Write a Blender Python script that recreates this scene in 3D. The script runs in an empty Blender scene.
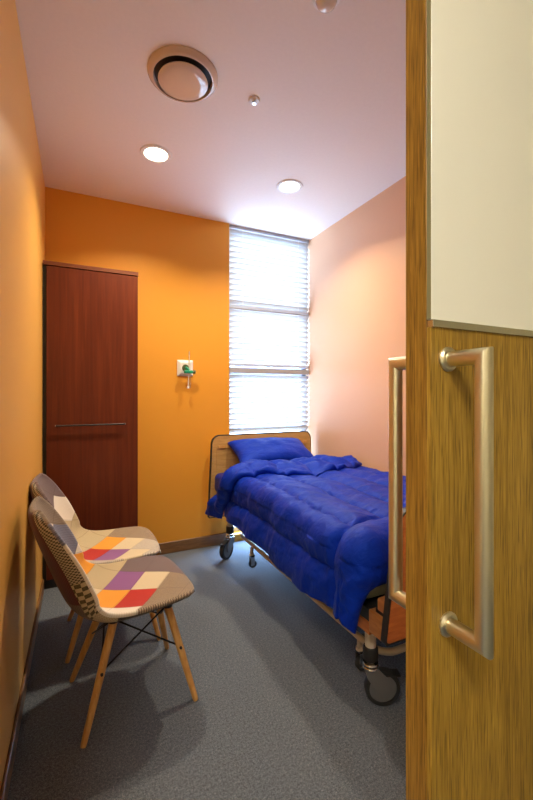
import bpy, bmesh, math, random
from mathutils import Vector, Matrix, noise

random.seed(7)
scene = bpy.context.scene
COL = scene.collection
PI = math.pi

# ------------------------------------------------------------------ helpers
def V(*a):
    return Vector(a)

def obj(name, bm, mats, parent=None, smooth=False, label=None, subsurf=0, auto=None):
    """link a bmesh (given in world coordinates) as one mesh object"""
    me = bpy.data.meshes.new(name)
    bmesh.ops.recalc_face_normals(bm, faces=bm.faces[:])
    if parent is not None:
        root = parent
        m = Matrix.Identity(4)
        chain = []
        while root is not None:
            chain.append(root); root = root.parent
        for r in reversed(chain):
            m = m @ r.matrix_basis
        bm.transform(m.inverted())
    bm.to_mesh(me); bm.free()
    o = bpy.data.objects.new(name, me)
    COL.objects.link(o)
    for m in (mats if isinstance(mats, (list, tuple)) else [mats]):
        me.materials.append(m)
    if parent is not None:
        o.parent = parent
    if smooth:
        for p in me.polygons:
            p.use_smooth = True
        if auto:
            me.set_sharp_from_angle(angle=math.radians(auto))
    if subsurf:
        md = o.modifiers.new('smooth', 'SUBSURF'); md.levels = subsurf; md.render_levels = subsurf
    if label:
        o['label'] = label
    return o

def thing(name, label, cat, loc=(0, 0, 0), rz=0, group=None):
    o = bpy.data.objects.new(name, None)
    COL.objects.link(o)
    o.location = loc; o.rotation_euler = (0, 0, rz)
    o.empty_display_size = .1
    o.matrix_basis = Matrix.Translation(loc) @ Matrix.Rotation(rz, 4, 'Z')
    o['label'] = label; o['category'] = cat
    if group:
        o['group'] = group
    return o

def tag(o, label, cat, group=None, kind=None):
    o['label'] = label; o['category'] = cat
    if group: o['group'] = group
    if kind: o['kind'] = kind
    return o

def struct(name, bm, mats, label=None, cat=None, parent=None, **kw):
    o = obj(name, bm, mats, parent, **kw)
    o['kind'] = 'structure'
    if label: o['label'] = label
    if cat: o['category'] = cat
    return o

def NB():
    return bmesh.new()

def box(bm, lo, hi, bev=0, seg=2, mi=0, mat4=None):
    t = bmesh.new()
    bmesh.ops.create_cube(t, size=1)
    c = [(lo[i] + hi[i]) / 2 for i in range(3)]; s = [hi[i] - lo[i] for i in range(3)]
    for v in t.verts:
        v.co = Vector((c[0] + v.co.x * s[0], c[1] + v.co.y * s[1], c[2] + v.co.z * s[2]))
    if bev:
        bmesh.ops.bevel(t, geom=t.edges[:], offset=bev, segments=seg, profile=.5, affect='EDGES')
    if mat4 is not None:
        t.transform(mat4)
    merge(bm, t, mi)

def merge(bm, t, mi=0):
    vm = {}
    for v in t.verts:
        vm[v] = bm.verts.new(v.co)
    for f in t.faces:
        try:
            nf = bm.faces.new([vm[v] for v in f.verts]); nf.material_index = mi
        except ValueError:
            pass
    t.free()

def tube(bm, pts, rad, n=14, mi=0, cap=True):
    """swept round tube through points; rad is a number or a list"""
    pts = [Vector(p) for p in pts]
    if not isinstance(rad, (list, tuple)):
        rad = [rad] * len(pts)
    rings = []
    prev = None
    for i, p in enumerate(pts):
        if i == 0: d = pts[1] - pts[0]
        elif i == len(pts) - 1: d = pts[-1] - pts[-2]
        else: d = (pts[i + 1] - p).normalized() + (p - pts[i - 1]).normalized()
        d.normalize()
        if prev is None:
            a = Vector((0, 0, 1)) if abs(d.z) < .9 else Vector((1, 0, 0))
            x = d.cross(a).normalized()
        else:
            x = (prev - d * prev.dot(d)).normalized()
        prev = x
        y = d.cross(x)
        k = 1.0
        if 0 < i < len(pts) - 1:
            c = d.dot((p - pts[i - 1]).normalized()); k = 1 / max(.5, c)
        ring = []
        for j in range(n):
            t = 2 * PI * j / n
            off = x * math.cos(t) + y * math.sin(t)
            if k != 1.0:
                # widen across the mitre
                b = ((pts[i + 1] - p).normalized() - (p - pts[i - 1]).normalized())
                if b.length > 1e-6:
                    b.normalize(); off = off + b * off.dot(b) * (k - 1)
            ring.append(bm.verts.new(p + off * rad[i]))
        rings.append(ring)
    for a, b in zip(rings, rings[1:]):
        for j in range(n):
            f = bm.faces.new((a[j], a[(j + 1) % n], b[(j + 1) % n], b[j])); f.material_index = mi
    if cap:
        for r in (rings[0], rings[-1]):
            try:
                f = bm.faces.new(r); f.material_index = mi
            except ValueError: pass

def lathe(bm, prof, cen, axis='Z', n=40, mi=0, closed=False):
    """revolve (r, h) profile about an axis through cen"""
    cen = Vector(cen)
    rings = []
    for r, h in prof:
        ring = []
        if r < 1e-6:
            if axis == 'Z': p = cen + Vector((0, 0, h))
            elif axis == 'X': p = cen + Vector((h, 0, 0))
            else: p = cen + Vector((0, h, 0))
            ring = [bm.verts.new(p)]
        else:
            for j in range(n):
                t = 2 * PI * j / n; a, b = r * math.cos(t), r * math.sin(t)
                if axis == 'Z': p = Vector((a, b, h))
                elif axis == 'X': p = Vector((h, a, b))
                else: p = Vector((a, h, b))
                ring.append(bm.verts.new(cen + p))
        rings.append(ring)
    prs = list(zip(rings, rings[1:]))
    if closed: prs.append((rings[-1], rings[0]))
    for a, b in prs:
        for j in range(n):
            k = (j + 1) % n
            if len(a) == 1 and len(b) == 1: continue
            if len(a) == 1: vs = (a[0], b[k], b[j])
            elif len(b) == 1: vs = (a[j], a[k], b[0])
            else: vs = (a[j], a[k], b[k], b[j])
            f = bm.faces.new(vs); f.material_index = mi

def prism_y(bm, outline, y0, y1, bev=0, mi=0):
    """extrude an (x, z) outline from y0 to y1"""
    t = bmesh.new()
    a = [t.verts.new((x, y0, z)) for x, z in outline]
    b = [t.verts.new((x, y1, z)) for x, z in outline]
    n = len(outline)
    f0 = t.faces.new(a); f1 = t.faces.new(list(reversed(b)))
    for i in range(n):
        t.faces.new((a[i], b[i], b[(i + 1) % n], a[(i + 1) % n]))
    if bev:
        bmesh.ops.bevel(t, geom=[e for e in list(f0.edges) + list(f1.edges)], offset=bev, segments=2, profile=.5, affect='EDGES')
    merge(bm, t, mi)

def rounded(x0, x1, z0, z1, r, n=8, r2=None):
    """rounded rectangle outline, r = top corners, r2 = bottom corners"""
    r2 = r if r2 is None else r2
    pts = []
    for cx, cz, a0, rr in ((x1 - r, z1 - r, 0, r), (x0 + r, z1 - r, 90, r), (x0 + r2, z0 + r2, 180, r2), (x1 - r2, z0 + r2, 270, r2)):
        for i in range(n + 1):
            a = math.radians(a0 + 90 * i / n)
            pts.append((cx + rr * math.cos(a), cz + rr * math.sin(a)))
    return pts

# ------------------------------------------------------------------ materials
def nodes(name):
    m = bpy.data.materials.new(name); m.use_nodes = True
    nt = m.node_tree
    return m, nt, nt.nodes['Principled BSDF']

def lk(nt, a, b):
    nt.links.new(a, b)

def plain(name, col, rough=.5, metal=0, spec=.5, coat=0, emit=None, sheen=0):
    m, nt, p = nodes(name)
    p.inputs['Base Color'].default_value = (*col, 1)
    p.inputs['Roughness'].default_value = rough
    p.inputs['Metallic'].default_value = metal
    p.inputs['Specular IOR Level'].default_value = spec
    p.inputs['Coat Weight'].default_value = coat
    if sheen:
        p.inputs['Sheen Weight'].default_value = sheen
        p.inputs['Sheen Roughness'].default_value = .4
    if emit:
        p.inputs['Emission Color'].default_value = (*emit[0], 1)
        p.inputs['Emission Strength'].default_value = emit[1]
    return m

def coords(nt, scale=(1, 1, 1), rot=(0, 0, 0), kind='Object'):
    tc = nt.nodes.new('ShaderNodeTexCoord'); mp = nt.nodes.new('ShaderNodeMapping')
    mp.inputs['Scale'].default_value = scale; mp.inputs['Rotation'].default_value = rot
    lk(nt, tc.outputs[kind], mp.inputs['Vector'])
    return mp.outputs['Vector']

def noise_tex(nt, vec, scale, detail=4, rough=.55, dist=0):
    n = nt.nodes.new('ShaderNodeTexNoise')
    n.inputs['Scale'].default_value = scale; n.inputs['Detail'].default_value = detail
    n.inputs['Roughness'].default_value = rough; n.inputs['Distortion'].default_value = dist
    lk(nt, vec, n.inputs['Vector'])
    return n.outputs['Fac']

def ramp(nt, fac, stops, interp='LINEAR'):
    r = nt.nodes.new('ShaderNodeValToRGB'); r.color_ramp.interpolation = interp
    el = r.color_ramp.elements
    while len(el) < len(stops): el.new(.5)
    for e, (p, c) in zip(el, stops):
        e.position = p; e.color = (*c, 1) if len(c) == 3 else c
    lk(nt, fac, r.inputs['Fac'])
    return r.outputs['Color']

def bump(nt, p, h, strength=.2, dist=.002):
    b = nt.nodes.new('ShaderNodeBump'); b.inputs['Strength'].default_value = strength
    b.inputs['Distance'].default_value = dist
    lk(nt, h, b.inputs['Height']); lk(nt, b.outputs['Normal'], p.inputs['Normal'])

def math_n(nt, op, a, b=None, c=None):
    n = nt.nodes.new('ShaderNodeMath'); n.operation = op
    for i, v in enumerate((a, b, c)):
        if v is None: continue
        if isinstance(v, (int, float)): n.inputs[i].default_value = v
        else: lk(nt, v, n.inputs[i])
    return n.outputs[0]

def mixc(nt, fac, a, b, mode='MIX'):
    n = nt.nodes.new('ShaderNodeMix'); n.data_type = 'RGBA'; n.blend_type = mode
    if isinstance(fac, (int, float)): n.inputs[0].default_value = fac
    else: lk(nt, fac, n.inputs[0])
    for i, v in ((6, a), (7, b)):
        if isinstance(v, tuple): n.inputs[i].default_value = (*v, 1)
        else: lk(nt, v, n.inputs[i])
    return n.outputs[2]

def wallpaper(name, col, rough=.5, spec=.5):
    m, nt, p = nodes(name)
    v = coords(nt, (1, 1, 1))
    n1 = noise_tex(nt, coords(nt, (60, 60, 900)), 1, 2)
    n2 = noise_tex(nt, v, 160, 3)
    c = mixc(nt, n1, tuple(x * .97 for x in col), tuple(min(1, x * 1.03) for x in col))
    lk(nt, c, p.inputs['Base Color'])
    p.inputs['Roughness'].default_value = rough
    p.inputs['Specular IOR Level'].default_value = spec
    h = math_n(nt, 'ADD', n1, n2)
    bump(nt, p, h, .12, .0008)
    return m

def wood(name, dark, mid, light, gscale=(26, 26, 1.2), rough=.4, spec=.5, fleck=0, big=2.0, coat=0, rot=(0, 0, 0)):
    m, nt, p = nodes(name)
    v = coords(nt, gscale, rot)
    n1 = noise_tex(nt, v, 3.0, 6, .6, .6)
    n2 = noise_tex(nt, coords(nt, tuple(g * .25 for g in gscale), rot), big, 3)
    f = math_n(nt, 'ADD', math_n(nt, 'MULTIPLY', n1, .65), math_n(nt, 'MULTIPLY', n2, .35))
    c = ramp(nt, f, [(.34, dark), (.5, mid), (.66, light)])
    if fleck:
        vv = coords(nt, tuple(g * (4.5 if g > 5 else 4) for g in gscale), rot)
        n3 = noise_tex(nt, vv, 2.0, 2, .5)
        fl = ramp(nt, n3, [(.36, (1, 1, 1)), (.46, (0, 0, 0))])
        fac = math_n(nt, 'MULTIPLY', fl, fleck)
        c = mixc(nt, fac, c, tuple(x * .35 for x in dark))
        fl2 = ramp(nt, n3, [(.60, (0, 0, 0)), (.68, (1, 1, 1))])
        c = mixc(nt, math_n(nt, 'MULTIPLY', fl2, fleck * .7), c, tuple(min(1, x * 1.5) for x in light))
    lk(nt, c, p.inputs['Base Color'])
    p.inputs['Roughness'].default_value = rough; p.inputs['Specular IOR Level'].default_value = spec
    p.inputs['Coat Weight'].default_value = coat; p.inputs['Coat Roughness'].default_value = .25
    bump(nt, p, n1, .12, .0006)
    return m

def carpet(name):
    m, nt, p = nodes(name)
    v = coords(nt)
    n1 = noise_tex(nt, v, 260, 3, .75)
    n2 = noise_tex(nt, v, 110, 4, .8)
    n3 = noise_tex(nt, v, 3, 3)
    f = math_n(nt, 'ADD', math_n(nt, 'MULTIPLY', n1, .55), math_n(nt, 'MULTIPLY', n2, .45))
    c = ramp(nt, f, [(.38, CARPET[0]), (.5, CARPET[1]), (.62, CARPET[2])])
    c = mixc(nt, math_n(nt, 'MULTIPLY', n3, .25), c, CARPET[0])
    lk(nt, c, p.inputs['Base Color'])
    p.inputs['Roughness'].default_value = .95; p.inputs['Specular IOR Level'].default_value = .1
    p.inputs['Sheen Weight'].default_value = .15
    bump(nt, p, f, .6, .004)
    return m

CARPET = ((.046, .055, .068), (.120, .138, .165), (.255, .28, .31))
M = {}
M['orange'] = wallpaper('orange_wallpaper', (.76, .335, .032), .55, .35)
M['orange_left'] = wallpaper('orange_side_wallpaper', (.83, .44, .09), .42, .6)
M['peach'] = wallpaper('peach_wallpaper', (.76, .45, .27), .45, .5)
M['ceiling'] = wallpaper('ceiling_paint', (.87, .80, .74), .6, .3)
M['carpet'] = carpet('blue_grey_carpet')
M['corridor'] = plain('corridor_paint', (.72, .66, .5), .7)
M['brown_trim'] = wood('brown_baseboard_wood', (.12, .055, .018), (.19, .09, .03), (.27, .14, .05), (3, 3, 30), .4)
M['mahogany'] = wood('mahogany_veneer', (.085, .015, .005), (.12, .022, .007), (.165, .034, .010), (13, 13, .5), .4, .3)
M['mahogany_edge'] = wood('mahogany_edge', (.11, .028, .010), (.18, .05, .018), (.24, .075, .026), (2, 2, 20), .4)
M['oak'] = wood('oak_veneer', (.21, .112, .014), (.34, .195, .026), (.47, .285, .046), (42, 42, 1.6), .42, .4, fleck=.6)
M['oak_edge'] = wood('oak_edge_veneer', (.17, .078, .010), (.27, .135, .018), (.36, .195, .032), (42, 42, 1.6), .45, .4, fleck=.6)
M['dark'] = plain('black_plastic', (.012, .012, .013), .45)
M['steel'] = plain('brushed_steel', (.78, .72, .56), .33, 1)
M['chrome'] = plain('chrome', (.8, .8, .8), .12, 1)
M['alu'] = plain('aluminium_strip', (.62, .62, .55), .22, 1)
M['panel'] = plain('white_glass_panel', (.91, .90, .83), .28, 0, .45)
M['panel_edge'] = plain('panel_edge_green', (.20, .19, .10), .4)
M['white'] = plain('white_plastic', (.82, .80, .76), .35)
M['cream'] = plain('cream_enamel', (.62, .53, .40), .35)
M['vent'] = plain('vent_enamel', (.70, .55, .42), .18, 0, .6, coat=.4)
M['ventdark'] = plain('vent_dark', (.03, .02, .015), .6)
M['grey'] = plain('grey_plastic', (.13, .13, .135), .4)
M['rubber'] = plain('black_rubber', (.02, .02, .02), .7)
M['bedwood'] = wood('bed_wood', (.45, .25, .08), (.55, .32, .10), (.62, .38, .14), (3, 3, 22), .38)
M['bedwood_red'] = wood('bed_wood_red', (.34, .085, .018), (.46, .13, .028), (.55, .18, .04), (3, 3, 22), .38)
M['bedwood_mid'] = wood('bed_wood_brown', (.30, .11, .03), (.40, .16, .045), (.48, .21, .07), (3, 3, 22), .38)
M['beech'] = wood('beech_wood', (.52, .25, .065), (.64, .34, .10), (.72, .42, .15), (30, 30, 2), .38, .5)
M['wire'] = plain('black_wire', (.015, .015, .017), .4, .6)
M['mattress'] = plain('pale_green_ticking', (.52, .56, .40), .8)
M['teal'] = plain('green_plastic', (.015, .30, .17), .3)
M['darkgreen'] = plain('dark_green_brass', (.09, .12, .05), .4)
M['frame'] = plain('window_frame_grey', (.42, .46, .55), .4)
M['railblue'] = plain('blind_rail_pale_blue', (.52, .64, .90), .5)
M['railgrey'] = plain('blind_rail_grey', (.38, .39, .43), .5)
M['lamp'] = plain('lamp_lens', (1, .95, .85), .4, emit=((1, .90, .70), 9))

def blue_cloth(name, col, hi):
    m, nt, p = nodes(name)
    v = coords(nt)
    n1 = noise_tex(nt, v, 9, 4, .6, .8)
    n2 = noise_tex(nt, v, 900, 2)
    c = mixc(nt, n1, col, hi)
    lk(nt, c, p.inputs['Base Color'])
    p.inputs['Roughness'].default_value = .5
    p.inputs['Specular IOR Level'].default_value = .6
    p.inputs['Specular Tint'].default_value = (.10, .22, 1, 1)
    p.inputs['Sheen Weight'].default_value = .04
    p.inputs['Sheen Roughness'].default_value = .35
    p.inputs['Sheen Tint'].default_value = (.10, .22, 1, 1)
    w = noise_tex(nt, coords(nt, (7, 13, 10), (0, 0, .5)), 2.2, 5, .55, 1.2)
    bump(nt, p, math_n(nt, 'ADD', w, math_n(nt, 'MULTIPLY', n2, .04)), .5, .012)
    return m
M['blue'] = blue_cloth('cobalt_blue_cotton', (.002, .016, .27), (.003, .030, .43))
M['navy'] = blue_cloth('deep_blue_cotton', (.003, .010, .17), (.005, .016, .24))

def slat_mat():
    m = bpy.data.materials.new('translucent_slat'); m.use_nodes = True
    nt = m.node_tree; nt.nodes.clear()
    out = nt.nodes.new('ShaderNodeOutputMaterial')
    d = nt.nodes.new('ShaderNodeBsdfDiffuse'); d.inputs[0].default_value = (.85, .87, .9, 1)
    t = nt.nodes.new('ShaderNodeBsdfTranslucent'); t.inputs[0].default_value = (.185, .145, .115, 1)
    mx = nt.nodes.new('ShaderNodeMixShader'); mx.inputs[0].default_value = .62
    lk(nt, d.outputs[0], mx.inputs[1]); lk(nt, t.outputs[0], mx.inputs[2]); lk(nt, mx.outputs[0], out.inputs[0])
    return m
M['slat'] = slat_mat()

def glass_mat(name, tint=(1, 1, 1), gl=.07):
    m = bpy.data.materials.new(name); m.use_nodes = True
    nt = m.node_tree; nt.nodes.clear()
    out = nt.nodes.new('ShaderNodeOutputMaterial')
    d = nt.nodes.new('ShaderNodeBsdfTransparent'); d.inputs[0].default_value = (*tint, 1)
    t = nt.nodes.new('ShaderNodeBsdfGlossy'); t.inputs['Roughness'].default_value = .05
    mx = nt.nodes.new('ShaderNodeMixShader'); mx.inputs[0].default_value = gl
    lk(nt, d.outputs[0], mx.inputs[1]); lk(nt, t.outputs[0], mx.inputs[2]); lk(nt, mx.outputs[0], out.inputs[0])
    return m
M['glass'] = glass_mat('window_glass')
M['clear'] = glass_mat('clear_tube', (.93, .93, .9), .2)

# ------------------------------------------------------------------ room
XL, XR, YB, HC = -.207, 1.917, 3.07, 2.65
WX = 1.128                         # left edge of the window
FY0, FY1 = .50, .62                # front wall
def slab(lo, hi):
    b = NB(); box(b, lo, hi); return b

struct('floor', slab((-1.6, -1.9, -.1), (XR + .6, YB + .15, 0)), M['carpet'], 'blue grey loop-pile carpet floor', 'floor')
struct('ceiling', slab((-1.6, -1.9, HC), (XR + .6, YB + .15, HC + .1)), M['ceiling'], 'pale pinkish flat ceiling', 'ceiling')
struct('wall_left', slab((XL - .1, FY0, 0), (XL, YB + .12, HC)), M['orange_left'], 'orange papered wall beside the patchwork chairs', 'wall')
struct('wall_right', slab((XR, FY0, 0), (XR + .1, YB + .12, HC)), M['peach'], 'peach papered wall along the bed', 'wall')
b = NB(); box(b, (XL, YB, 0), (WX, YB + .12, HC)); box(b, (WX, YB, 0), (XR, YB + .12, .055))
struct('wall_back', b, M['orange'], 'deep orange back wall between wardrobe and window', 'wall')
b = NB(); box(b, (XL - .1, FY0, 0), (-.165, FY1, HC)); box(b, (.64, FY0, 0), (XR + .6, FY1, HC)); box(b, (-.165, FY0, 2.15), (.64, FY1, HC))
struct('wall_front', b, M['corridor'], 'wall around the room doorway', 'wall')
# corridor behind the camera (gives the doorway its own lit surroundings)
struct('wall_corridor_back', slab((-1.6, -1.9, 0), (XR + .6, -1.8, HC)), M['corridor'], 'far wall of the corridor', 'wall')
struct('wall_corridor_left', slab((-1.7, -1.8, 0), (-1.6, FY1, HC)), M['corridor'], 'end wall of the corridor', 'wall')
struct('wall_corridor_right', slab((XR + .6, -1.8, 0), (XR + .7, FY1, HC)), M['corridor'], 'other end wall of the corridor', 'wall')
struct('wall_corridor_front', slab((-1.6, FY0, 0), (XL - .1, FY1, HC)), M['corridor'], 'corridor wall beside the doorway', 'wall')

def skirting(name, lo, hi, label):
    b = NB(); box(b, lo, hi, .003, 1)
    struct(name, b, M['brown_trim'], label, 'baseboard')
skirting('baseboard_back', (.372, YB - .014, 0), (WX + .02, YB - .0005, .088), 'brown wooden baseboard under the orange back wall')
skirting('baseboard_left', (XL + .0005, FY1, 0), (XL + .012, 2.81, .075), 'brown wooden baseboard along the left wall')
skirting('baseboard_right', (XR - .012, FY1, 0), (XR - .0005, YB - .02, .075), 'brown wooden baseboard along the bed wall')

# ------------------------------------------------------------------ window and blinds
b = NB()
YF0, YF1 = YB + .075, YB + .115
for (x0, x1) in ((WX, WX + .035), (XR - .05, XR)):
    box(b, (x0, YF0, .055), (x1, YF1, HC), .003, 1)
for (z0, z1) in ((.055, .095), (.90, .955), (1.40, 1.47), (1.955, 2.03), (HC - .05, HC)):
    box(b, (WX, YF0, z0), (XR, YF1, z1), .003, 1)
win = struct('window_1', b, M['frame'], 'tall full-height window behind white blinds', 'window')
for (z0, z1) in ((.095, .90), (.955, 1.40), (1.47, 1.955), (2.03, HC - .05)):
    g = NB(); box(g, (WX + .035, YF0 + .015, z0), (XR - .05, YF0 + .021, z1))
    obj('pane', g, M['glass'], win)

SLAT_TILT = 53
def blind(z0, z1, label, head, sg=1):
    t = thing('window_blind', label, 'blind', ((WX + XR) / 2, YB + .035, z0), 0, 'slatted window blinds')
    x0, x1 = WX + .004, XR - .006
    yc = YB + .03
    g = NB(); box(g, (x0, yc - .022, z1 - head), (x1, yc + .022, z1), .003, 1); obj('head_rail', g, M['railgrey'], t)
    g = NB(); box(g, (x0, yc - .013, z0), (x1, yc + .013, z0 + .026), .004, 2); obj('bottom_rail', g, M['railblue'], t)
    g = NB()
    z = z0 + .045; pitch = .0455
    while z < z1 - head - .012:
        # gently curved slat, tilted nearly closed
        pr = []
        for k in range(5):
            s = (k / 4 - .5) * .052
            a = math.radians(SLAT_TILT)
            cur = .004 * (1 - (2 * s / .052) ** 2)
            pr.append((yc + sg * s * math.cos(a) - cur * math.sin(a), z + s * math.sin(a) + sg * cur * math.cos(a)))
        top = [[g.verts.new((x, y, zz)) for (y, zz) in pr] for x in (x0 + .004, x1 - .004)]
        for k in range(4):
            g.faces.new((top[0][k], top[1][k], top[1][k + 1], top[0][k + 1]))
        z += pitch
    obj('slats', g, M['slat'], t, smooth=True)
    for x in (x0 + .12, x1 - .12):
        g = NB(); tube(g, [(x, yc - .027, z0 + .01), (x, yc - .027, z1 - head)], .0010, 6)
        obj('ladder_cord', g, M['white'], t)
    return t
blind(1.960, HC - .001, 'white slatted blind over the topmost window pane', .026, -1)
blind(1.468, 1.957, 'white slatted blind over the middle window pane', .012, -1)
blind(.42, 1.455, 'white slatted blind over the lower window behind the headboard', .045, -1)

# ------------------------------------------------------------------ sliding door
DX, DY0, DY1 = .491, .436, .489
DR = 1.46
ZP = 1.333
dr = thing('door_1', 'half-open oak sliding door with white upper panel and steel pull handles', 'door', (DX, DY0, 0))
dr['kind'] = 'structure'
b = NB()
box(b, (DX, DY0 + .0088, .012), (DR, DY1, 2.12), .0012, 1)
box(b, (DX, DY0, .012), (DR, DY0 + .0088, ZP), .0008, 1, mi=1)
obj('door_leaf', b, [M['oak_edge'], M['oak']], dr)
b = NB(); box(b, (DX + .0006, DY0 + .0002, ZP + .012), (DR, DY0 + .0086, 2.12), .0006, 1)
pn = obj('glass_panel', b, M['panel'], dr, label='white panel')
b = NB(); box(b, (DX, DY0 + .0006, ZP + .012), (DX + .0005, DY0 + .0086, 2.12)); obj('panel_edge', b, M['panel_edge'], pn)
b = NB(); box(b, (DX + .001, DY0 - .0035, ZP), (DR, DY0 + .0086, ZP + .0115), .0012, 2)
obj('trim_strip', b, M['alu'], dr, label='silver strip under the white panel')

def pull(yface, sgn, name_label):
    b = NB()
    y = yface + (-.062 if sgn < 0 else .052); x = .527 if sgn < 0 else .5195
    z0, z1 = .865, 1.284
    tube(b, [(x, yface, z0), (x, y, z0), (x, y, z1), (x, yface, z1)], .0122, 28)
    h = obj('pull_handle', b, M['steel'], dr, smooth=True, auto=35, label=name_label)
    b = NB()
    for z in (z0, z1):
        lathe(b, [(0, 0), (.0195, 0), (.0195, sgn * .003), (.0165, sgn * .006), (.0125, sgn * .0065)], (x, yface, z), 'Y', 28)
    obj('rosette', b, M['steel'], h, smooth=True, auto=35)
pull(DY0, -1, 'brushed steel pull handle on the corridor face')
pull(DY1, 1, 'brushed steel pull handle on the room face')

# ------------------------------------------------------------------ wardrobe
WY, WR, WH = 2.822, .370, 2.072
wd = thing('wardrobe', 'tall dark mahogany wardrobe with one long bar handle in the back corner', 'wardrobe', ((XL + WR) / 2, 2.95, 0))
b = NB()
box(b, (XL + .022, WY + .02, .0), (WR - .001, YB - .001, WH - .026), .001, 1)
obj('carcass', b, M['mahogany_edge'], wd)
b = NB(); box(b, (XL + .004, WY - .003, WH - .026), (WR + .001, YB - .001, WH), .0015, 1)
obj('top_panel', b, M['mahogany_edge'], wd)
b = NB(); box(b, (XL + .003, WY + .012, 0), (WR - .004, WY + .02, .055)); box(b, (XL + .003, WY + .012, .055), (XL + .022, WY + .02, WH - .03)); obj('plinth_and_gap_shade', b, M['dark'], wd)  # base plinth, plus a black strip standing in for shade beside the wall
b = NB(); box(b, (XL + .024, WY, .058), (WR - .002, WY + .0185, WH - .031), .0012, 1)
wdoor = obj('door', b, M['mahogany'], wd)
b = NB()
hz = 1.030
tube(b, [(-.134, WY - .022, hz), (.286, WY - .022, hz)], .0052, 12)
for x in (-.118, .270):
    tube(b, [(x, WY + .001, hz), (x, WY - .022, hz)], .004, 10)
hd = obj('handle', b, M['dark'], wdoor, smooth=True, auto=40, label='thin dark metal bar handle')
for x in (-.1345, .2825):
    b = NB(); lathe(b, [(0, 0), (.0058, 0), (.0058, .004), (0, .004)], (x, WY - .022, hz), 'X', 12)
    obj('end_cap', b, M['chrome'], hd)

# ------------------------------------------------------------------ medical gas outlet
px, pz = .757, 1.437
gp = thing('gas_outlet', 'square white medical gas outlet plate on the orange wall', 'wall outlet', (px, YB, pz))
b = NB()
t = bmesh.new()
o1, o2, dd = .063, .040, .022
A = [t.verts.new((px + sx * o1, YB - .0005, pz + sz * o1)) for sx, sz in ((-1, -1), (1, -1), (1, 1), (-1, 1))]
A2 = [t.verts.new((px + sx * o1, YB - .006, pz + sz * o1)) for sx, sz in ((-1, -1), (1, -1), (1, 1), (-1, 1))]
B = [t.verts.new((px + sx * o2, YB - dd, pz + sz * o2)) for sx, sz in ((-1, -1), (1, -1), (1, 1), (-1, 1))]
t.faces.new(A); t.faces.new(B)
for i in range(4):
    j = (i + 1) % 4
    t.faces.new((A[i], A[j], A2[j], A2[i])); t.faces.new((A2[i], A2[j], B[j], B[i]))
bmesh.ops.bevel(t, geom=t.edges[:], offset=.0015, segments=2, affect='EDGES')
merge(b, t)
obj('wall_plate', b, M['white'], gp)
b = NB(); lathe(b, [(0, -.012), (.024, -.012), (.027, -.006), (.028, 0)], (px, YB - dd, pz), 'Y', 28)
obj('socket_ring', b, M['darkgreen'], gp, smooth=True, auto=40)
fm = thing('flow_meter', 'small oxygen flow meter with green body and clear tube plugged into wall outlet', 'flow meter', (px + .02, YB - .06, pz))
fx, fy = px + .018, YB - .062
b = NB()
tube(b, [(px, YB - dd - .0125, pz), (px, fy + .004, pz - .004), (fx, fy, pz - .018)], .010, 14)
box(b, (fx - .040, fy - .016, pz - .044), (fx + .030, fy + .014, pz - .020), .006, 3)
obj('body', b, M['teal'], fm, smooth=True, auto=40)
b = NB(); lathe(b, [(0, 0), (.013, 0), (.015, .004), (.015, .014), (.010, .018), (.004, .022), (0, .022)], (fx + .031, fy, pz - .032), 'X', 16)
obj('knob', b, M['darkgreen'], fm, smooth=True, auto=40)
b = NB(); lathe(b, [(0, 0), (.007, 0), (.0075, .004), (.0065, .145), (.004, .15), (0, .151)], (fx, fy, pz - .020), 'Z', 18)
obj('gauge_tube', b, M['clear'], fm, smooth=True, auto=40)
b = NB(); tube(b, [(fx, fy, pz - .018), (fx, fy, pz + .126)], .0022, 8); obj('gauge_stem', b, M['white'], fm)
b = NB()
lathe(b, [(0, 0), (.006, 0), (.006, -.02), (.010, -.028), (.0115, -.10), (.009, -.112), (0, -.114)], (fx + .004, fy, pz - .044), 'Z', 20)
obj('outlet_bottle', b, M['clear'], fm, smooth=True, auto=40)
b = NB(); lathe(b, [(0, 0), (.009, 0), (.0095, -.018), (0, -.02)], (fx - .008, fy, pz - .142), 'Z', 16)
tube(b, [(fx - .004, fy, pz - .045), (fx - .008, fy, pz - .142)], .003, 8)
obj('nozzle', b, M['white'], fm, smooth=True, auto=40)

# ------------------------------------------------------------------ ceiling fittings
def downlight(x, y, label):
    t = thing('ceiling_light', label, 'ceiling light', (x, y, HC), 0, 'recessed ceiling lights')
    b = NB(); lathe(b, [(.066, -.002), (.070, -.007), (.088, -.006), (.092, -.0005), (.066, -.0005)], (x, y, HC), 'Z', 48, closed=True)
    obj('trim_ring', b, M['white'], t, smooth=True, auto=40)
    b = NB(); lathe(b, [(0, -.004), (.060, -.004), (.067, -.002), (.067, -.0008), (0, -.0008)], (x, y, HC), 'Z', 48)
    obj('lens', b, M['lamp'], t, smooth=True, auto=40)
    la = bpy.data.lights.new('downlight', 'AREA'); la.shape = 'DISK'; la.size = .12
    la.energy = LAMP_W; la.color = (1, .84, .60); la.spread = math.radians(128)
    lo = bpy.data.objects.new('downlight_lamp', la); COL.objects.link(lo)
    lo.location = (x, y, HC - .012)
LAMP_W = 11
downlight(.412, 2.37, 'lit round recessed ceiling light nearer the wardrobe')
downlight(1.299, 2.345, 'lit round recessed ceiling light nearer the window and bed')

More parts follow.
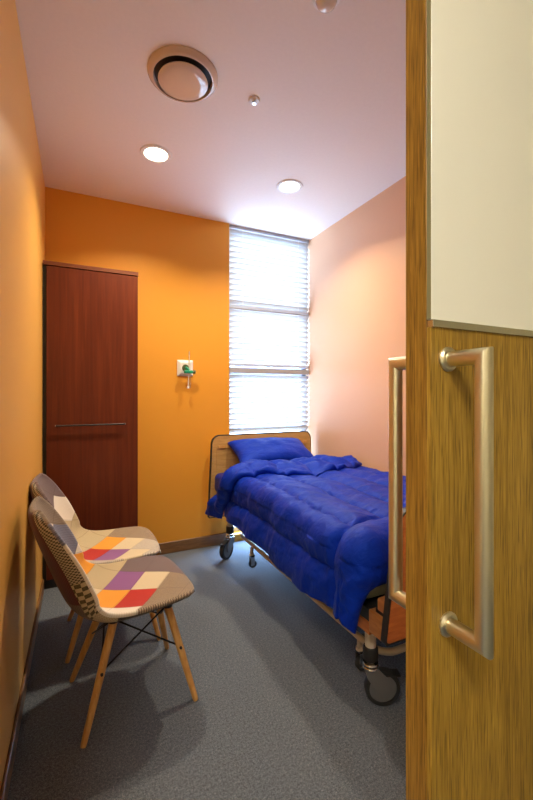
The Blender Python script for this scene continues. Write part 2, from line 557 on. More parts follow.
vx, vy = .420, 1.735
vt = thing('air_vent', 'large round ceiling air diffuser with a glossy centre disc', 'air vent', (vx, vy, HC))
b = NB(); lathe(b, [(.154, -.0005), (.154, -.004), (.150, -.008), (.140, -.018), (.132, -.022), (.129, -.022), (.127, -.016), (.126, -.0005)], (vx, vy, HC), 'Z', 64, closed=True)
obj('ring', b, M['vent'], vt, smooth=True, auto=50)
b = NB(); lathe(b, [(0, -.0008), (.1255, -.0008), (.1255, -.004), (0, -.004)], (vx, vy, HC), 'Z', 64)
obj('throat', b, M['ventdark'], vt)
b = NB(); lathe(b, [(0, -.040), (.070, -.039), (.100, -.036), (.109, -.031), (.107, -.026), (.03, -.020), (0, -.020)], (vx, vy, HC), 'Z', 64)
obj('centre_disc', b, M['vent'], vt, smooth=True, auto=50)
b = NB(); tube(b, [(vx, vy, HC - .003), (vx, vy, HC - .026)], .012, 12); obj('stem', b, M['ventdark'], vt)

sx, sy = .762, 1.728
st = thing('fire_sprinkler', 'small chrome and white sprinkler head on the ceiling', 'sprinkler', (sx, sy, HC))
b = NB(); lathe(b, [(0, -.0005), (.028, -.0005), (.028, -.003), (.024, -.008), (.014, -.010), (0, -.010)], (sx, sy, HC), 'Z', 32)
obj('escutcheon', b, M['white'], st, smooth=True, auto=40)
b = NB(); lathe(b, [(0, -.009), (.009, -.010), (.008, -.013), (.004, -.014), (.004, -.018), (.010, -.019), (.010, -.021), (0, -.021)], (sx, sy, HC), 'Z', 24)
obj('nozzle', b, M['chrome'], st, smooth=True, auto=40)
b = NB()
for a in range(2):
    c, s_ = math.cos(a * PI + .4) * .008, math.sin(a * PI + .4) * .008
    tube(b, [(sx + c * .6, sy + s_ * .6, HC - .010), (sx + c * 1.3, sy + s_ * 1.3, HC - .015), (sx + c * .6, sy + s_ * .6, HC - .020)], .0016, 8)
obj('yoke', b, M['dark'], st)

dx, dy = .795, 1.165
dt = thing('smoke_detector', 'round clear-domed detector on the ceiling at the top of view', 'smoke detector', (dx, dy, HC))
b = NB(); lathe(b, [(0, -.0005), (.050, -.0005), (.050, -.010), (.046, -.014), (0, -.014)], (dx, dy, HC), 'Z', 40)
obj('base', b, M['white'], dt, smooth=True, auto=40)
b = NB(); lathe(b, [(.037, -.013), (.038, -.022), (.033, -.034), (.022, -.043), (.010, -.047), (0, -.048)], (dx, dy, HC), 'Z', 40)
obj('dome', b, plain('detector_dome', (.75, .66, .55), .08, 0, .8, coat=.6), dt, smooth=True)

# ------------------------------------------------------------------ patchwork chairs
E1, E2, P4 = (.093, -.070), (-.087, -.111), (-.013, -.017)
DET = E1[0] * E2[1] - E1[1] * E2[0]
def patch_ab(x, y):
    qx, qy = x - P4[0], y - P4[1]
    return ((qx * E2[1] - qy * E2[0]) / DET, (E1[0] * qy - E1[1] * qx) / DET)

FAB = {                     # two thread colours per fabric
    'cream': ((.56, .47, .31), (.66, .57, .40)), 'white': ((.72, .66, .56), (.80, .75, .66)),
    'linen': ((.40, .33, .20), (.56, .47, .30)), 'orange': ((.74, .30, .03), (.80, .36, .05)),
    'red': ((.42, .022, .018), (.50, .035, .025)), 'purple': ((.22, .085, .25), (.30, .13, .32)),
    'brown': ((.13, .085, .06), (.42, .33, .23)), 'mauve': ((.13, .095, .10), (.21, .16, .165)),
    'blue': ((.13, .14, .20), (.24, .25, .33)), 'plum': ((.085, .025, .04), (.13, .045, .065)),
    'hound': ((.025, .022, .022), (.55, .48, .37)), 'taupe': ((.20, .155, .115), (.30, .24, .18)),
    'herring': ((.26, .22, .20), (.66, .60, .50)),
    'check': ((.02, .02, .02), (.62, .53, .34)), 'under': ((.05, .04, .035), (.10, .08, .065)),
}
def patch_material(name, rows, bmin, amin, amax, uvname, fine=(150, 150), stitch=True, coarse=0):
    """cells of a skew grid carried in a UV map; every row of cells is one stepped ramp"""
    m, nt, p = nodes(name)
    uv = nt.nodes.new('ShaderNodeUVMap'); uv.uv_map = uvname
    sp = nt.nodes.new('ShaderNodeSeparateXYZ'); lk(nt, uv.outputs[0], sp.inputs[0])
    a, bb = sp.outputs[0], sp.outputs[1]
    an = math_n(nt, 'DIVIDE', math_n(nt, 'SUBTRACT', a, amin), amax - amin)
    n = amax - amin
    def rowset(k):
        out = None
        for r, names in enumerate(rows):
            stops = [(i / n, FAB[nm][k] if k < 2 else ((1, 1, 1) if nm == 'check' else (0, 0, 0))) for i, nm in enumerate(names)]
            # merge equal neighbours
            st = [stops[0]]
            for s in stops[1:]:
                if s[1] != st[-1][1]: st.append(s)
            if len(st) == 1: st.append((1, st[0][1]))
            c = ramp(nt, an, st, 'CONSTANT')
            if out is None: out = c
            else:
                g = math_n(nt, 'GREATER_THAN', bb, bmin + r)
                out = mixc(nt, g, out, c)
        return out
    c1, c2 = rowset(0), rowset(1)
    # woven pattern threads: checker in the object's surface
    uv2 = nt.nodes.new('ShaderNodeUVMap'); uv2.uv_map = 'surface'
    mp = nt.nodes.new('ShaderNodeMapping'); mp.inputs['Scale'].default_value = (fine[0], fine[1], 1)
    lk(nt, uv2.outputs[0], mp.inputs[0])
    ck = nt.nodes.new('ShaderNodeTexChecker'); ck.inputs['Scale'].default_value = 1
    ck.inputs[1].default_value = (0, 0, 0, 1); ck.inputs[2].default_value = (1, 1, 1, 1)
    lk(nt, mp.outputs[0], ck.inputs[0])
    nz = noise_tex(nt, mp.outputs[0], 1.3, 2)
    thread = ck.outputs[0]
    if coarse:
        ck2 = nt.nodes.new('ShaderNodeTexChecker'); ck2.inputs['Scale'].default_value = coarse
        ck2.inputs[1].default_value = (0, 0, 0, 1); ck2.inputs[2].default_value = (1, 1, 1, 1)
        lk(nt, uv2.outputs[0], ck2.inputs[0])
        thread = mixc(nt, rowset(2), thread, ck2.outputs[0])
    fac = mixc(nt, .3, thread, nz)
    col = mixc(nt, fac, c1, c2)
    if stitch:
        def edge(v):
            f = math_n(nt, 'FRACT', v)
            return math_n(nt, 'MINIMUM', f, math_n(nt, 'SUBTRACT', 1, f))
        e = math_n(nt, 'MINIMUM', edge(a), edge(bb))
        seam = ramp(nt, e, [(0, (1, 1, 1)), (.022, (0, 0, 0))])
        col = mixc(nt, math_n(nt, 'MULTIPLY', seam, .4), col, (.08, .05, .04))
    lk(nt, col, p.inputs['Base Color'])
    p.inputs['Roughness'].default_value = .85; p.inputs['Specular IOR Level'].default_value = .15
    p.inputs['Sheen Weight'].default_value = .15
    bump(nt, p, nz, .3, .001)
    return m

def row(a, *names):
    return list(names)
# columns a = -8 .. 2, rows b = -5 .. 4
ROWS1 = [
    ['plum'] * 3 + ['cream', 'brown', 'cream', 'linen', 'mauve', 'mauve', 'mauve', 'mauve'],
    ['taupe', 'plum', 'blue', 'linen', 'orange', 'taupe', 'linen', 'mauve', 'mauve', 'mauve', 'mauve'],
    ['taupe', 'blue', 'hound', 'cream', 'red', 'linen', 'linen', 'mauve', 'mauve', 'mauve', 'mauve'],
    ['plum', 'white', 'blue', 'brown', 'cream', 'linen', 'linen', 'mauve', 'mauve', 'mauve', 'brown'],
    ['taupe', 'plum', 'linen', 'purple', 'white', 'orange', 'linen', 'purple', 'cream', 'brown', 'brown'],
    ['taupe', 'taupe', 'blue', 'taupe', 'blue', 'orange', 'cream', 'orange', 'red', 'brown', 'brown'],
    ['taupe', 'taupe', 'taupe', 'taupe', 'white', 'plum', 'white', 'white', 'white', 'brown', 'brown'],
    ['taupe', 'taupe', 'taupe', 'taupe', 'taupe', 'white', 'white', 'white', 'brown', 'brown', 'brown'],
    ['taupe'] * 5 + ['blue', 'white', 'white'] + ['brown'] * 3,
    ['taupe'] * 6 + ['blue', 'white'] + ['brown'] * 3,
]
ROWS2 = [
    ['taupe', 'linen', 'plum', 'cream', 'brown', 'linen', 'linen', 'brown', 'brown', 'brown', 'brown'],
    ['plum', 'taupe', 'blue', 'linen', 'red', 'linen', 'linen', 'brown', 'brown', 'brown', 'brown'],
    ['taupe', 'blue', 'white', 'cream', 'linen', 'linen', 'linen', 'brown', 'brown', 'brown', 'brown'],
    ['plum', 'white', 'blue', 'linen', 'linen', 'linen', 'linen', 'brown', 'brown', 'brown', 'herring'],
    ['taupe', 'plum', 'purple', 'taupe', 'linen', 'linen', 'linen', 'orange', 'cream', 'herring', 'herring'],
    ['taupe', 'taupe', 'mauve', 'mauve', 'white', 'linen', 'linen', 'red', 'purple', 'cream', 'herring'],
    ['taupe', 'mauve', 'mauve', 'mauve', 'mauve', 'plum', 'linen', 'cream', 'herring', 'herring', 'herring'],
    ['mauve', 'mauve', 'mauve', 'mauve', 'mauve', 'mauve', 'linen', 'linen', 'herring', 'herring', 'herring'],
    ['mauve'] * 6 + ['linen', 'linen'] + ['herring'] * 3,
    ['mauve'] * 7 + ['linen'] + ['herring'] * 3,
]
# outside of the shell: columns = across, rows = up the shell
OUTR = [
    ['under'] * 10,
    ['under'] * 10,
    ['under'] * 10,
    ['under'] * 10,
    ['linen', 'under', 'under', 'under', 'under', 'under', 'under', 'under', 'under', 'linen'],
    ['check', 'mauve', 'mauve', 'plum', 'plum', 'plum', 'plum', 'mauve', 'mauve', 'check'],
    ['check', 'plum', 'plum', 'plum', 'plum', 'plum', 'plum', 'plum', 'plum', 'check'],
    ['hound', 'plum', 'plum', 'plum', 'plum', 'plum', 'plum', 'plum', 'plum', 'hound'],
    ['hound', 'plum', 'plum', 'plum', 'plum', 'plum', 'plum', 'plum', 'plum', 'hound'],
    ['hound', 'plum', 'plum', 'plum', 'plum', 'plum', 'plum', 'plum', 'plum', 'hound'],
]
M_in1 = patch_material('patchwork_purple_centre', ROWS1, -5, -8, 3, 'patch', (230, 230))
M_in2 = patch_material('patchwork_red_centre', ROWS2, -5, -8, 3, 'patch', (230, 230))
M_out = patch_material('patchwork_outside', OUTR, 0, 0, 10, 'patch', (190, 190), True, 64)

def spline(pts, t):
    """Catmull-Rom through pts, t in 0..1"""
    n = len(pts) - 1
    x = min(max(t, 0), .99999) * n
    i = int(x); f = x - i
    g = lambda k: pts[min(max(k, 0), n)]
    p0, p1, p2, p3 = g(i - 1), g(i), g(i + 1), g(i + 2)
    def cr(a, b, c, d):
        return .5 * (2 * b + (c - a) * f + (2 * a - 5 * b + 4 * c - d) * f * f + (3 * b - a - 3 * c + d) * f ** 3)
    if isinstance(p1, (int, float)): return cr(p0, p1, p2, p3)
    return tuple(cr(a, b, c, d) for a, b, c, d in zip(p0, p1, p2, p3))

#      x     z     half-width lift
PROF = [(.232, .416, .112, .002), (.220, .434, .165, .004), (.168, .443, .206, .010), (.085, .438, .226, .016), (.0, .428, .230, .024),
        (-.085, .421, .230, .036), (-.155, .427, .227, .054), (-.210, .458, .222, .072), (-.244, .520, .217, .078), (-.272, .595, .210, .074),
        (-.298, .665, .200, .064), (-.321, .730, .182, .050), (-.338, .782, .150, .034), (-.348, .812, .100, .020)]

def shell_mesh():
    bm = NB()
    uvp = bm.loops.layers.uv.new('patch'); uvs = bm.loops.layers.uv.new('surface')
    NV, NU = 52, 36
    prof = [spline(PROF, j / NV) for j in range(NV + 1)]
    arc = [0]
    for p, q in zip(prof, prof[1:]):
        arc.append(arc[-1] + math.hypot(q[0] - p[0], q[1] - p[1]))
    # unrolled forward coordinate: equals x near the seat middle
    jm = min(range(NV + 1), key=lambda j: abs(prof[j][0]))
    def point(j, i):
        x, z, w, lift = prof[j]
        a, c = prof[max(0, j - 1)], prof[min(NV, j + 1)]
        tx, tz = c[0] - a[0], c[1] - a[1]; l = math.hypot(tx, tz)
        nx, nz = tz / l, -tx / l               # towards the sitter
        u = -1 + 2 * i / NU
        y = w * math.sin(u * PI / 2 * .62) / math.sin(PI / 2 * .62)
        k = lift * abs(u) ** 2.4
        # rounded plan: pull the ends in
        e = 0
        if j < 8: e = .022 * (abs(u) ** 3) * (1 - j / 8)
        return Vector((x + nx * k - e, y, z + nz * k)), (-(arc[j] - arc[jm]), y, u, arc[j] / arc[-1])
    P = [[point(j, i) for i in range(NU + 1)] for j in range(NV + 1)]
    N = []
    for j in range(NV + 1):
        r = []
        for i in range(NU + 1):
            dj = P[min(NV, j + 1)][i][0] - P[max(0, j - 1)][i][0]
            di = P[j][min(NU, i + 1)][0] - P[j][max(0, i - 1)][0]
            n = di.cross(dj)
            n.normalize()
            if n.z + n.x < 0: n = -n
            r.append(n)
        N.append(r)
    inner = [[bm.verts.new(P[j][i][0]) for i in range(NU + 1)] for j in range(NV + 1)]
    def edge_t(j, i):
        d = min(j, NV - j) / 5; e = min(i, NU - i) / 4
        return min(1, min(d, e))
    outer = [[bm.verts.new(P[j][i][0] - N[j][i] * (.018 + .014 * edge_t(j, i) ** .5)) for i in range(NU + 1)] for j in range(NV + 1)]
    info = {}
    for j in range(NV + 1):
        for i in range(NU + 1):
            info[inner[j][i]] = P[j][i][1]; info[outer[j][i]] = P[j][i][1]
    def face(vs, mi):
        f = bm.faces.new(vs); f.material_index = mi; f.smooth = True
        for lp in f.loops:
            xu, y, u, vv = info[lp.vert]
            if mi == 0: lp[uvp].uv = patch_ab(xu, y)
            else: lp[uvp].uv = ((u + 1) * 4.999, vv * 9.999)
            lp[uvs].uv = (xu, y)
        return f
    info_rim = None
    for j in range(NV):
        for i in range(NU):
            face((inner[j][i], inner[j][i + 1], inner[j + 1][i + 1], inner[j + 1][i]), 0)
            face((outer[j][i], outer[j + 1][i], outer[j + 1][i + 1], outer[j][i + 1]), 1)
    # rounded rim: one bulged row
    loop = [(0, i) for i in range(NU)] + [(j, NU) for j in range(NV)] + [(NV, i) for i in range(NU, 0, -1)] + [(j, 0) for j in range(NV, 0, -1)]
    mid = []
    L = len(loop)
    for k, (j, i) in enumerate(loop):
        a, c = inner[j][i].co, outer[j][i].co
        pj, pi = loop[k - 1]; nj, ni = loop[(k + 1) % L]
        tng = inner[nj][ni].co - inner[pj][pi].co
        o_ = tng.cross(N[j][i]).normalized()
        cen = P[NV // 2 if 10 < j < NV - 10 else (8 if j <= 10 else NV - 8)][NU // 2][0]
        if o_.dot(a - cen) < 0: o_ = -o_
        v = bm.verts.new((a + c) / 2 + o_ * .010)
        info[v] = P[j][i][1]; mid.append(v)
    for k in range(L):
        k2 = (k + 1) % L
        (j, i), (j2, i2) = loop[k], loop[k2]
        face((inner[j][i], inner[j2][i2], mid[k2], mid[k]), 0)
        face((mid[k], mid[k2], outer[j2][i2], outer[j][i]), 0)
    return bm

LEG_TOP = {('f', -1): (.118, -.092), ('f', 1): (.118, .092), ('r', -1): (-.085, -.092), ('r', 1): (-.085, .092)}
LEG_BOT = {('f', -1): (.208, -.188), ('f', 1): (.205, .188), ('r', -1): (-.205, -.186), ('r', 1): (-.210, .186)}
ZT = .372
def leg_pt(k, z):
    t = 1 - z / ZT
    a, c = LEG_TOP[k], LEG_BOT[k]
    return Vector((a[0] + (c[0] - a[0]) * t, a[1] + (c[1] - a[1]) * t, z))

def make_chair(label, inner_mat):
    t = thing('patchwork_chair', label, 'chair', (0, 0, 0), 0, 'patchwork shell chairs')
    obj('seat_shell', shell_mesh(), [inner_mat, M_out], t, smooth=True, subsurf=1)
    for k in LEG_TOP:
        b = NB()
        p = [leg_pt(k, z) for z in (.004, .008, .012, .12, .25, .34, ZT)]
        p[0] = leg_pt(k, .0)
        tube(b, p, [.0095, .0105, .011, .0132, .0152, .0158, .0158], 16)
        lg = obj('leg', b, M['beech'], t, smooth=True, auto=50)
        b = NB()
        q = leg_pt(k, .205)
        d = Vector((0, k[1], 0))
        tube(b, [q + d * .012, q + d * .020], [.006, .0045], 10)
        obj('bolt', b, M['dark'], lg, smooth=True, auto=50)
    b = NB()
    ks = list(LEG_TOP)
    pairs = [(('f', -1), ('r', -1)), (('f', 1), ('r', 1)), (('f', -1), ('f', 1)), (('r', -1), ('r', 1))]
    for k1, k2 in pairs:
        tube(b, [leg_pt(k1, .205), leg_pt(k2, .365)], .0036, 8)
        tube(b, [leg_pt(k2, .205), leg_pt(k1, .365)], .0036, 8)
    tube(b, [leg_pt(ks[0], .36), leg_pt(ks[1], .36), leg_pt(ks[3], .36), leg_pt(ks[2], .36), leg_pt(ks[0], .36)], .005, 8)
    obj('wire_bracing', b, M['wire'], t, smooth=True)
    for k in LEG_TOP:
        b = NB(); p = leg_pt(k, .36)
        lathe(b, [(0, 0), (.019, 0), (.021, .02), (.021, .045), (0, .045)], (p.x, p.y, .358), 'Z', 16)
        obj('seat_mount', b, M['dark'], t, smooth=True, auto=40)
    return t

def place(t, x, y, rz):
    t.location = (x, y, 0); t.rotation_euler = (0, 0, rz)
c1 = make_chair('patchwork shell chair in front, with a purple patch mid-seat', M_in1)
place(c1, .200, 1.712, math.radians(5.5))
c2 = make_chair('patchwork shell chair nearer the wardrobe, its red patch mid-seat', M_in2)
place(c2, .160, 2.196, math.radians(-1))

# ------------------------------------------------------------------ hospital bed
BX0, BX1 = .955, 1.872
HY, FYB = 2.985, 1.03
bed = thing('hospital_bed', 'wheeled hospital bed with wooden head and foot boards along peach wall', 'bed', ((BX0 + BX1) / 2, 2.0, 0))
def board(name, y0, y1, z0, z1, r, m, lab=None, tap=.03):
    # panel with dark edge band
    b = NB()
    def taper(pts):
        return [(x + (1 - (x - BX0) / (BX1 - BX0)) * tap * (z - z0) / (z1 - z0), z) for x, z in pts]
    out = taper(rounded(BX0 - .035, BX1, z0, z1, r, 8, .016))
    ins = taper(rounded(BX0 - .027, BX1 - .008, z0 + .008, z1 - .008, r - .008, 8, .010))
    prism_y(b, ins, y0 - .002, y1 + .002, .003)
    o = obj(name, b, m, bed, label=lab)
    b = NB()
    n = len(out)
    va = []
    for (x, z), (xi, zi) in zip(out, ins):
        va.append([b.verts.new((x, y0, z)), b.verts.new((x, y1, z)), b.verts.new((xi, y1, zi)), b.verts.new((xi, y0, zi))])
    for i in range(n):
        j = (i + 1) % n
        for k in range(4):
            b.faces.new((va[i][k], va[j][k], va[j][(k + 1) % 4], va[i][(k + 1) % 4]))
    obj('edge_band', b, M['dark'], o)
    return o
hb = board('headboard', HY, HY + .026, .25, .905, .07, M['bedwood'])
for x in (BX0 + .10, BX1 - .10):
    b = NB(); prism_y(b, rounded(x - .055, x + .055, .80, .822, .010, 5), HY - .012, HY - .0052, .001)
    obj('hand_grip', b, M['beech'], hb)
# framed field on the headboard
b = NB(); prism_y(b, rounded(BX0 + .035, BX1 - .06, .36, .845, .05, 6), HY - .005, HY - .0021, .001); obj('inset_panel', b, M['bedwood'], hb)
fb = board('footboard', FYB - .022, FYB, .385, .835, .07, M['bedwood_red'], 'reddish wood footboard', .06)
b = NB()
box(b, (BX0 + .0, FYB + .014, .362), (BX1 - .01, FYB + .10, .445), .004, 2)
box(b, (BX0 + .004, FYB + .014, .46), (BX1 - .01, FYB + .06, .505), .006, 2)
obj('end_beam', b, M['bedwood_mid'], bed)
b = NB(); box(b, (BX0 + .012, FYB + .003, .445), (BX1 - .02, FYB + .075, .46)); obj('beam_gap_shade', b, M['dark'], bed)  # black block stands in for the shaded gap between the beams
# side rails under the mattress
b = NB()
for x in (BX0 + .012, BX1 - .035):
    box(b, (x, FYB + .11, .338), (x + .022, HY - .005, .384), .004, 2)
obj('side_rail', b, M['bedwood_red'], bed)
b = NB()
box(b, (BX0 + .014, FYB + .11, .385), (BX1 - .012, HY - .005, .435), .003, 1)
for y in (1.3, 1.75, 2.2, 2.65):
    box(b, (BX0 + .06, y, .30), (BX1 - .06, y + .04, .40), .003, 1)
obj('bed_deck', b, M['dark'], bed)
# base frame: flat cream tube loop
b = NB()
zx = .165
xa, xb_ = 1.110, BX1 - .06
loop = []
for cx, cy, a0 in ((xb_ - .08, 2.72, 0), (xa + .08, 2.72, 90), (xa + .08, 1.315, 180), (xb_ - .08, 1.315, 270)):
    for i in range(7):
        a = math.radians(a0 + 15 * i)
        loop.append((cx + .08 * math.cos(a), cy + .08 * math.sin(a), zx))
loop.append(loop[0])
tube(b, loop, .0145, 12)
obj('base_frame', b, M['cream'], bed, smooth=True)
for y in (1.37, 2.58):
    b = NB(); tube(b, [(xa, y, zx), (xb_, y, zx)], .012, 12)
    for x in (1.25, 1.6):
        tube(b, [(x, y, zx), (x, y + .1, .405)], .011, 12)
    obj('lift_strut', b, M['grey'], bed, smooth=True)

def caster(x, y, ang, r=.067):
    b = NB(); tube(b, [(x, y, .19), (x, y, .40)], .022, 20)
    cs = obj('caster', b, M['cream'], bed, smooth=True, auto=40)
    rot = Matrix.Translation((x, y, 0)) @ Matrix.Rotation(ang, 4, 'Z')
    b = NB(); lathe(b, [(.026, .178), (.030, .182), (.030, .225), (.026, .232), (.0, .232)], (0, 0, 0), 'Z', 28)
    bmesh.ops.transform(b, matrix=rot, verts=b.verts[:]); obj('sleeve', b, M['dark'], cs, smooth=True, auto=40)
    b = NB()
    for z in (.150, .164):
        lathe(b, [(.0, z - .005), (.029, z - .005), (.031, z), (.029, z + .005), (0, z + .005)], (0, 0, 0), 'Z', 28)
    bmesh.ops.transform(b, matrix=rot, verts=b.verts[:]); obj('collar', b, M['chrome'], cs, smooth=True, auto=40)
    # wheel trails behind the stem
    wx = .046
    b = NB(); lathe(b, [(r * .78, -.017), (r * .95, -.017), (r, -.009), (r, .009), (r * .95, .017), (r * .78, .017)], (wx, 0, r), 'Y', 44, closed=True)
    bmesh.ops.transform(b, matrix=rot, verts=b.verts[:]); obj('tyre', b, M['rubber'], cs, smooth=True, auto=40)
    b = NB(); lathe(b, [(0, -.014), (.014, -.019), (.018, -.014), (r * .78, -.012), (r * .78, .012), (.018, .014), (.014, .019), (0, .014)], (wx, 0, r), 'Y', 36)
    bmesh.ops.transform(b, matrix=rot, verts=b.verts[:]); obj('hub', b, M['grey'], cs, smooth=True, auto=40)
    b = NB()
    for s in (-1, 1):
        t = bmesh.new()
        ol = [(-.026, .152), (.026, .152), (.060, .118), (.068, .085), (.060, .055), (.046, .045), (.030, .055), (.004, .085), (-.018, .118)]
        va = [t.verts.new((px_, s * .021, pz_)) for px_, pz_ in ol]
        vb = [t.verts.new((px_, s * .027, pz_)) for px_, pz_ in ol]
        t.faces.new(va); t.faces.new(vb)
        for i in range(len(ol)):
            j = (i + 1) % len(ol); t.faces.new((va[i], va[j], vb[j], vb[i]))
        merge(b, t)
    box(b, (-.026, -.027, .138), (.026, .027, .152), .004, 2)
    bmesh.ops.transform(b, matrix=rot, verts=b.verts[:]); obj('fork', b, M['grey'], cs)
    b = NB(); box(b, (.055, -.02, .118), (.115, .02, .126), .003, 2)
    box(b, (.02, -.012, .122), (.06, .012, .132), .003, 2)
    bmesh.ops.transform(b, matrix=rot, verts=b.verts[:]); obj('brake_pedal', b, M['dark'], cs)
caster(1.045, 1.225, math.radians(-25), .070)
caster(1.035, 2.80, math.radians(215), .070)
caster(1.78, 1.225, math.radians(-25), .070)
caster(1.78, 2.80, math.radians(200), .070)
def prop(x, y):
    b = NB(); tube(b, [(x, y, .115), (x, y, zx)], .0125, 14)
    tube(b, [(x, y, .112), (x, y, .124)], .018, 14)
    l = obj('support_leg', b, M['cream'], bed, smooth=True, auto=40)
    b = NB(); lathe(b, [(0, -.013), (.024, -.013), (.027, -.008), (.027, .008), (.024, .013), (0, .013)], (x + .006, y, .052), 'Y', 22)
    obj('small_wheel', b, M['rubber'], l, smooth=True, auto=40)
    b = NB()
    for s in (-1, 1):
        box(b, (x - .013, y + s * .0165 - .002, .045), (x + .015, y + s * .0165 + .002, .115), .001, 1)
    box(b, (x - .013, y - .0185, .104), (x + .015, y + .0185, .115), .001, 1)
    obj('small_fork', b, M['chrome'], l)
for x in (xa, xb_):
    prop(x, 1.37); prop(x - .025 if x == xa else x, 2.50)

# mattress with fitted sheet at the head
mt_z0, mt_z1 = .448, .603
b = NB(); box(b, (BX0 + .012, FYB + .13, mt_z0 + .07), (BX1 - .004, HY - .012, mt_z1), .03, 4)
mat_o = obj('mattress', b, M['mattress'], None, smooth=True, auto=50)
tag(mat_o, 'pale green mattress corner showing between quilt and footboard', 'mattress')
for v in mat_o.data.vertices:
    if v.co.z < mt_z0 + .08: v.co.z -= .0695
b = NB(); box(b, (BX0 + .004, 2.05, mt_z0 + .008), (BX1 + .004, HY - .008, mt_z1 + .008), .045, 5)
fs = obj('fitted_sheet', b, M['navy'], mat_o, smooth=True, auto=60, label='deep blue sheet over the head end')

# pillow
def pillow():
    b = NB()
    nx, ny = 44, 28
    W, D, T = .32, .175, .085
    def pt(i, j, s):
        u, v = -1 + 2 * i / nx, -1 + 2 * j / ny
        px_ = W * u * (1 - .07 * (1 - v * v) * 0 + .05 * v * v * abs(u) ** 3) * (1 - .045 * (1 - abs(v)) * abs(u) ** 4)
        py_ = D * v * (1 + .06 * u * u * abs(v) ** 3) * (1 - .06 * (1 - abs(u)) * abs(v) ** 4)
        e = max(0, (1 - abs(u) ** 2.6)) ** .5 * max(0, (1 - abs(v) ** 2.6)) ** .5
        nz = noise.noise(Vector((u * 3, v * 2.2, 3))) * .012 * e
        return Vector((px_, py_, s * T * e ** .85 + nz * (s > 0)))
    top = [[b.verts.new(pt(i, j, 1)) for j in range(ny + 1)] for i in range(nx + 1)]
    bot = [[(top[i][j] if i in (0, nx) or j in (0, ny) else b.verts.new(pt(i, j, -.75))) for j in range(ny + 1)] for i in range(nx + 1)]
    for i in range(nx):
        for j in range(ny):
            b.faces.new((top[i][j], top[i + 1][j], top[i + 1][j + 1], top[i][j + 1]))
            try: b.faces.new((bot[i][j], bot[i][j + 1], bot[i + 1][j + 1], bot[i + 1][j]))
            except ValueError: pass
    b.transform(Matrix.Translation((1.40, 2.805, .764)) @ Matrix.Rotation(math.radians(24), 4, 'X') @ Matrix.Rotation(math.radians(-2), 4, 'Z'))
    return b
tag(obj('pillow', pillow(), M['blue'], None, smooth=True, subsurf=1), 'cobalt blue pillow leaning against the wooden headboard', 'pillow')

# quilt: draped grid, quilted in long channels
def fbm(x, y, z, s):
    return noise.fractal(Vector((x * s, y * s, z)), .9, 2.1, 4)
XE, YE = BX0 - .022, FYB + .105          # mattress edges the quilt hangs over
ZQ = .676
def quilt_surface(a, c, lift=0.0, flat=False):
    """a = distance across from the wall side, c = distance from the head line towards the foot"""
    x = BX1 - .004 - a; y = 2.45 - c
    R = .065
    dx = max(0, XE + R - x); dy = max(0, YE + R - y)
    d = math.hypot(dx, dy)
    qr = PI / 2 * R
    puff = abs(math.sin(PI * (a - .11) / .19)) ** .38
    yb_ = 1.30 + .05 * (x - 1.4) if d <= 0 else 1.28          # cross seam before the foot border
    yy = y + 0
    if yy < yb_:
        puff = .35 + 1.15 * max(0, math.sin(PI * min(1, (yb_ - yy) / .26))) ** .6
    puff *= min(1, (abs(yy - yb_) / .03)) ** .5
    wr = fbm(a * 1.2, c * .9, 1.3, 3.2) * .014 + fbm(a * 2.6, c * 1.1, 5.1, 5) * .005
    gath = .0065 * math.sin(c * 62 + 3 * fbm(a, c, 7, 2) * 4 + a * 8) * (1 - min(1, puff)) + .0028 * math.sin(c * 44 + a * 30 + 5 * fbm(a, c, 3, 3))
    th = .036 * puff + max(-.004, wr + .004) + gath + lift
    top_z = ZQ + .012 * math.sin(c * 2.2 + .4) - .014 * (1 - min(1, a / .25))
    if d <= 0:
        return Vector((x, y, top_z + th))
    ux, uy = dx / d, dy / d
    ex, ey = (x + dx), (y + dy)
    if d < qr:
        an = d / R
        out = R * math.sin(an); dn = R * (1 - math.cos(an)); n_out, n_up = math.sin(an), math.cos(an)
    else:
        hang = d - qr
        out = R + hang * (.03 if dy > 0 else .10 + .05 * math.sin(c * 9)); dn = R + hang * .985; n_out, n_up = .98, .15
    rip = .010 * math.sin(c * 21 + a * 5) * min(1, d / .25) if dy <= 0 else 0
    t = th + rip
    return Vector((ex - ux * (out + n_out * t), ey - uy * (out + n_out * t), top_z - dn + n_up * t))

def quilt():
    b = NB()
    A = 1.225; C = 1.43
    na, nc = 230, 230
    g = []
    for i in range(na + 1):
        r = []
        for j in range(nc + 1):
            c = -.06 + (C + .06) * j / nc
            hem = 1 - .035 * (1 + math.sin(c * 4.3 + 1)) / 1.222 * .6
            a = A * i / na * hem
            p = quilt_surface(a, c)
            if p.x > BX1 - .002: p.x = BX1 - .002
            # foot drop stays inside the footboard
            p.y = max(p.y, FYB + .012)
            r.append(b.verts.new(p))
        g.append(r)
    for i in range(na):
        for j in range(nc):
            b.faces.new((g[i][j], g[i + 1][j], g[i + 1][j + 1], g[i][j + 1]))
    return b
q = obj('quilt', quilt(), M['blue'], None, smooth=True)
sd = q.modifiers.new('thick', 'SOLIDIFY'); sd.thickness = .022; sd.offset = -1
tag(q, 'cobalt blue quilted comforter spread over the bed', 'comforter')
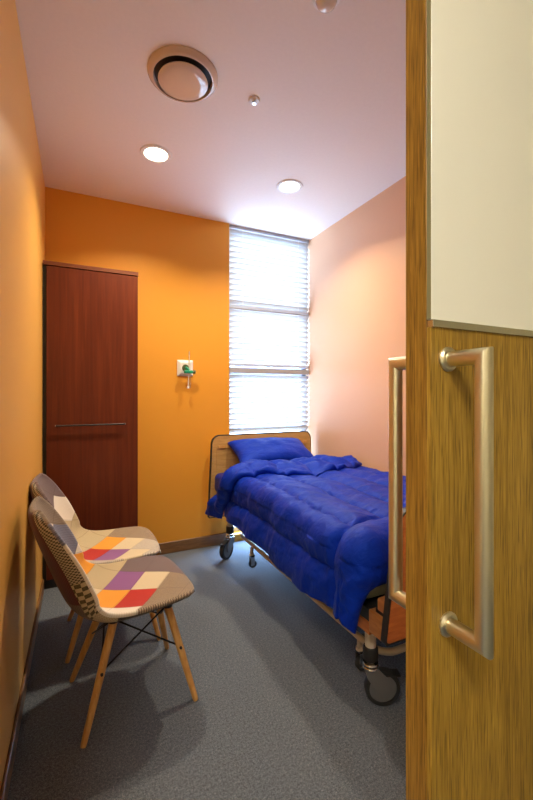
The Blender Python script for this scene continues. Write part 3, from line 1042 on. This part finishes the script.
# turned-down band
def turndown():
    b = NB()
    A = 1.215
    na, nc = 130, 60
    rings = []
    for i in range(na + 1):
        t = i / na; a = A * t
        side = max(0, (a - .86) / .30)
        # the fold runs obliquely: narrow at the wall, wide at the open side
        c_lo = spline([.17, .27, .31, .25, .13, -.10], t)
        c_hi = spline([-.09, -.11, -.11, -.09, -.09, -.26], t)
        ring = []
        for j in range(nc):
            ph = 2 * PI * j / nc
            s = .5 + .5 * math.cos(ph)                 # 0..1 across the band
            c = c_hi + (c_lo - c_hi) * s
            hgt = abs(math.sin(ph)) ** .6
            th = (.032 + .018 * min(1, t / .6) + .016 * math.sin(t * 9 + 1) * .4) * (1 + .35 * side)
            up = math.sin(ph) > 0
            l = .004 + (th * hgt if up else .0)
            w = fbm(a * 1.5, c * 4, 9.0, 4) * .016 + .013 * math.sin((c * 38 + a * 13) + 1.5 * fbm(a, c, 2, 3)) * hgt
            l += w * (1 if up else 0)
            p = quilt_surface(min(a, 1.215), c, 0.0)
            pn = quilt_surface(min(a, 1.215), c, .05)
            n = (pn - p).normalized()
            p = p + n * max(l, .003)
            if p.x > BX1 + .002: p.x = BX1 + .002
            ring.append(b.verts.new(p))
        rings.append(ring)
    for r0, r1 in zip(rings, rings[1:]):
        for j in range(nc):
            k = (j + 1) % nc
            b.faces.new((r0[j], r0[k], r1[k], r1[j]))
    b.faces.new(rings[0]); b.faces.new(list(reversed(rings[-1])))
    return b
obj('turned_down_edge', turndown(), M['blue'], q, smooth=True)

# ------------------------------------------------------------------ light
w = bpy.data.worlds.new('daylight'); scene.world = w; w.use_nodes = True
bg = w.node_tree.nodes['Background']
wt = w.node_tree
gco = wt.nodes.new('ShaderNodeTexCoord'); gse = wt.nodes.new('ShaderNodeSeparateXYZ')
lk(wt, gco.outputs['Generated'], gse.inputs[0])
lk(wt, ramp(wt, math_n(wt, 'ADD', math_n(wt, 'MULTIPLY', gse.outputs[2], .5), .5), [(.47, (.13, .18, .25)), (.53, (.38, .62, 1.0))]), bg.inputs[0])
bg.inputs[1].default_value = 42.0
# light portal for the window
pl = bpy.data.lights.new('window_portal', 'AREA'); pl.shape = 'RECTANGLE'; pl.size = XR - WX; pl.size_y = HC - .06
pl.cycles.is_portal = True
po = bpy.data.objects.new('window_portal', pl); COL.objects.link(po)
po.location = ((WX + XR) / 2, YB + .14, HC / 2); po.rotation_euler = (-PI / 2, 0, 0)
# unseen fill panel added on the corridor ceiling to light the door
cl = thing('corridor_fill_light', 'unseen square fill panel added behind the viewer to light the door', 'ceiling light', (-.65, -.55, HC))
b = NB(); box(b, (-.95, -.85, HC - .012), (-.35, -.25, HC - .0005), .003, 1)
obj('diffuser', b, plain('fill_panel_glow', (1, .95, .8), .5, emit=((1, .93, .77), 33.0)), cl)

# ------------------------------------------------------------------ camera
cam = bpy.data.cameras.new('camera'); co = bpy.data.objects.new('camera', cam); COL.objects.link(co)
cam.sensor_fit = 'VERTICAL'; cam.sensor_height = 36; cam.sensor_width = 24
cam.lens = 391.8 / 800 * 36
cam.shift_y = -5.4 / 800
co.location = (0, 0, 1.1586 * 1.06)
co.rotation_euler = (PI / 2, 0, -.4469)
cam.clip_start = .02
scene.camera = co
scene.view_settings.view_transform = 'Standard'; scene.view_settings.look = 'None'
scene.view_settings.exposure = 0.45; scene.view_settings.gamma = 1.0
scene.view_settings.use_curve_mapping = False
scene.cycles.use_denoising = True
scene.cycles.max_bounces = 10; scene.cycles.diffuse_bounces = 6; scene.cycles.transparent_max_bounces = 12
scene.cycles.sample_clamp_indirect = 6
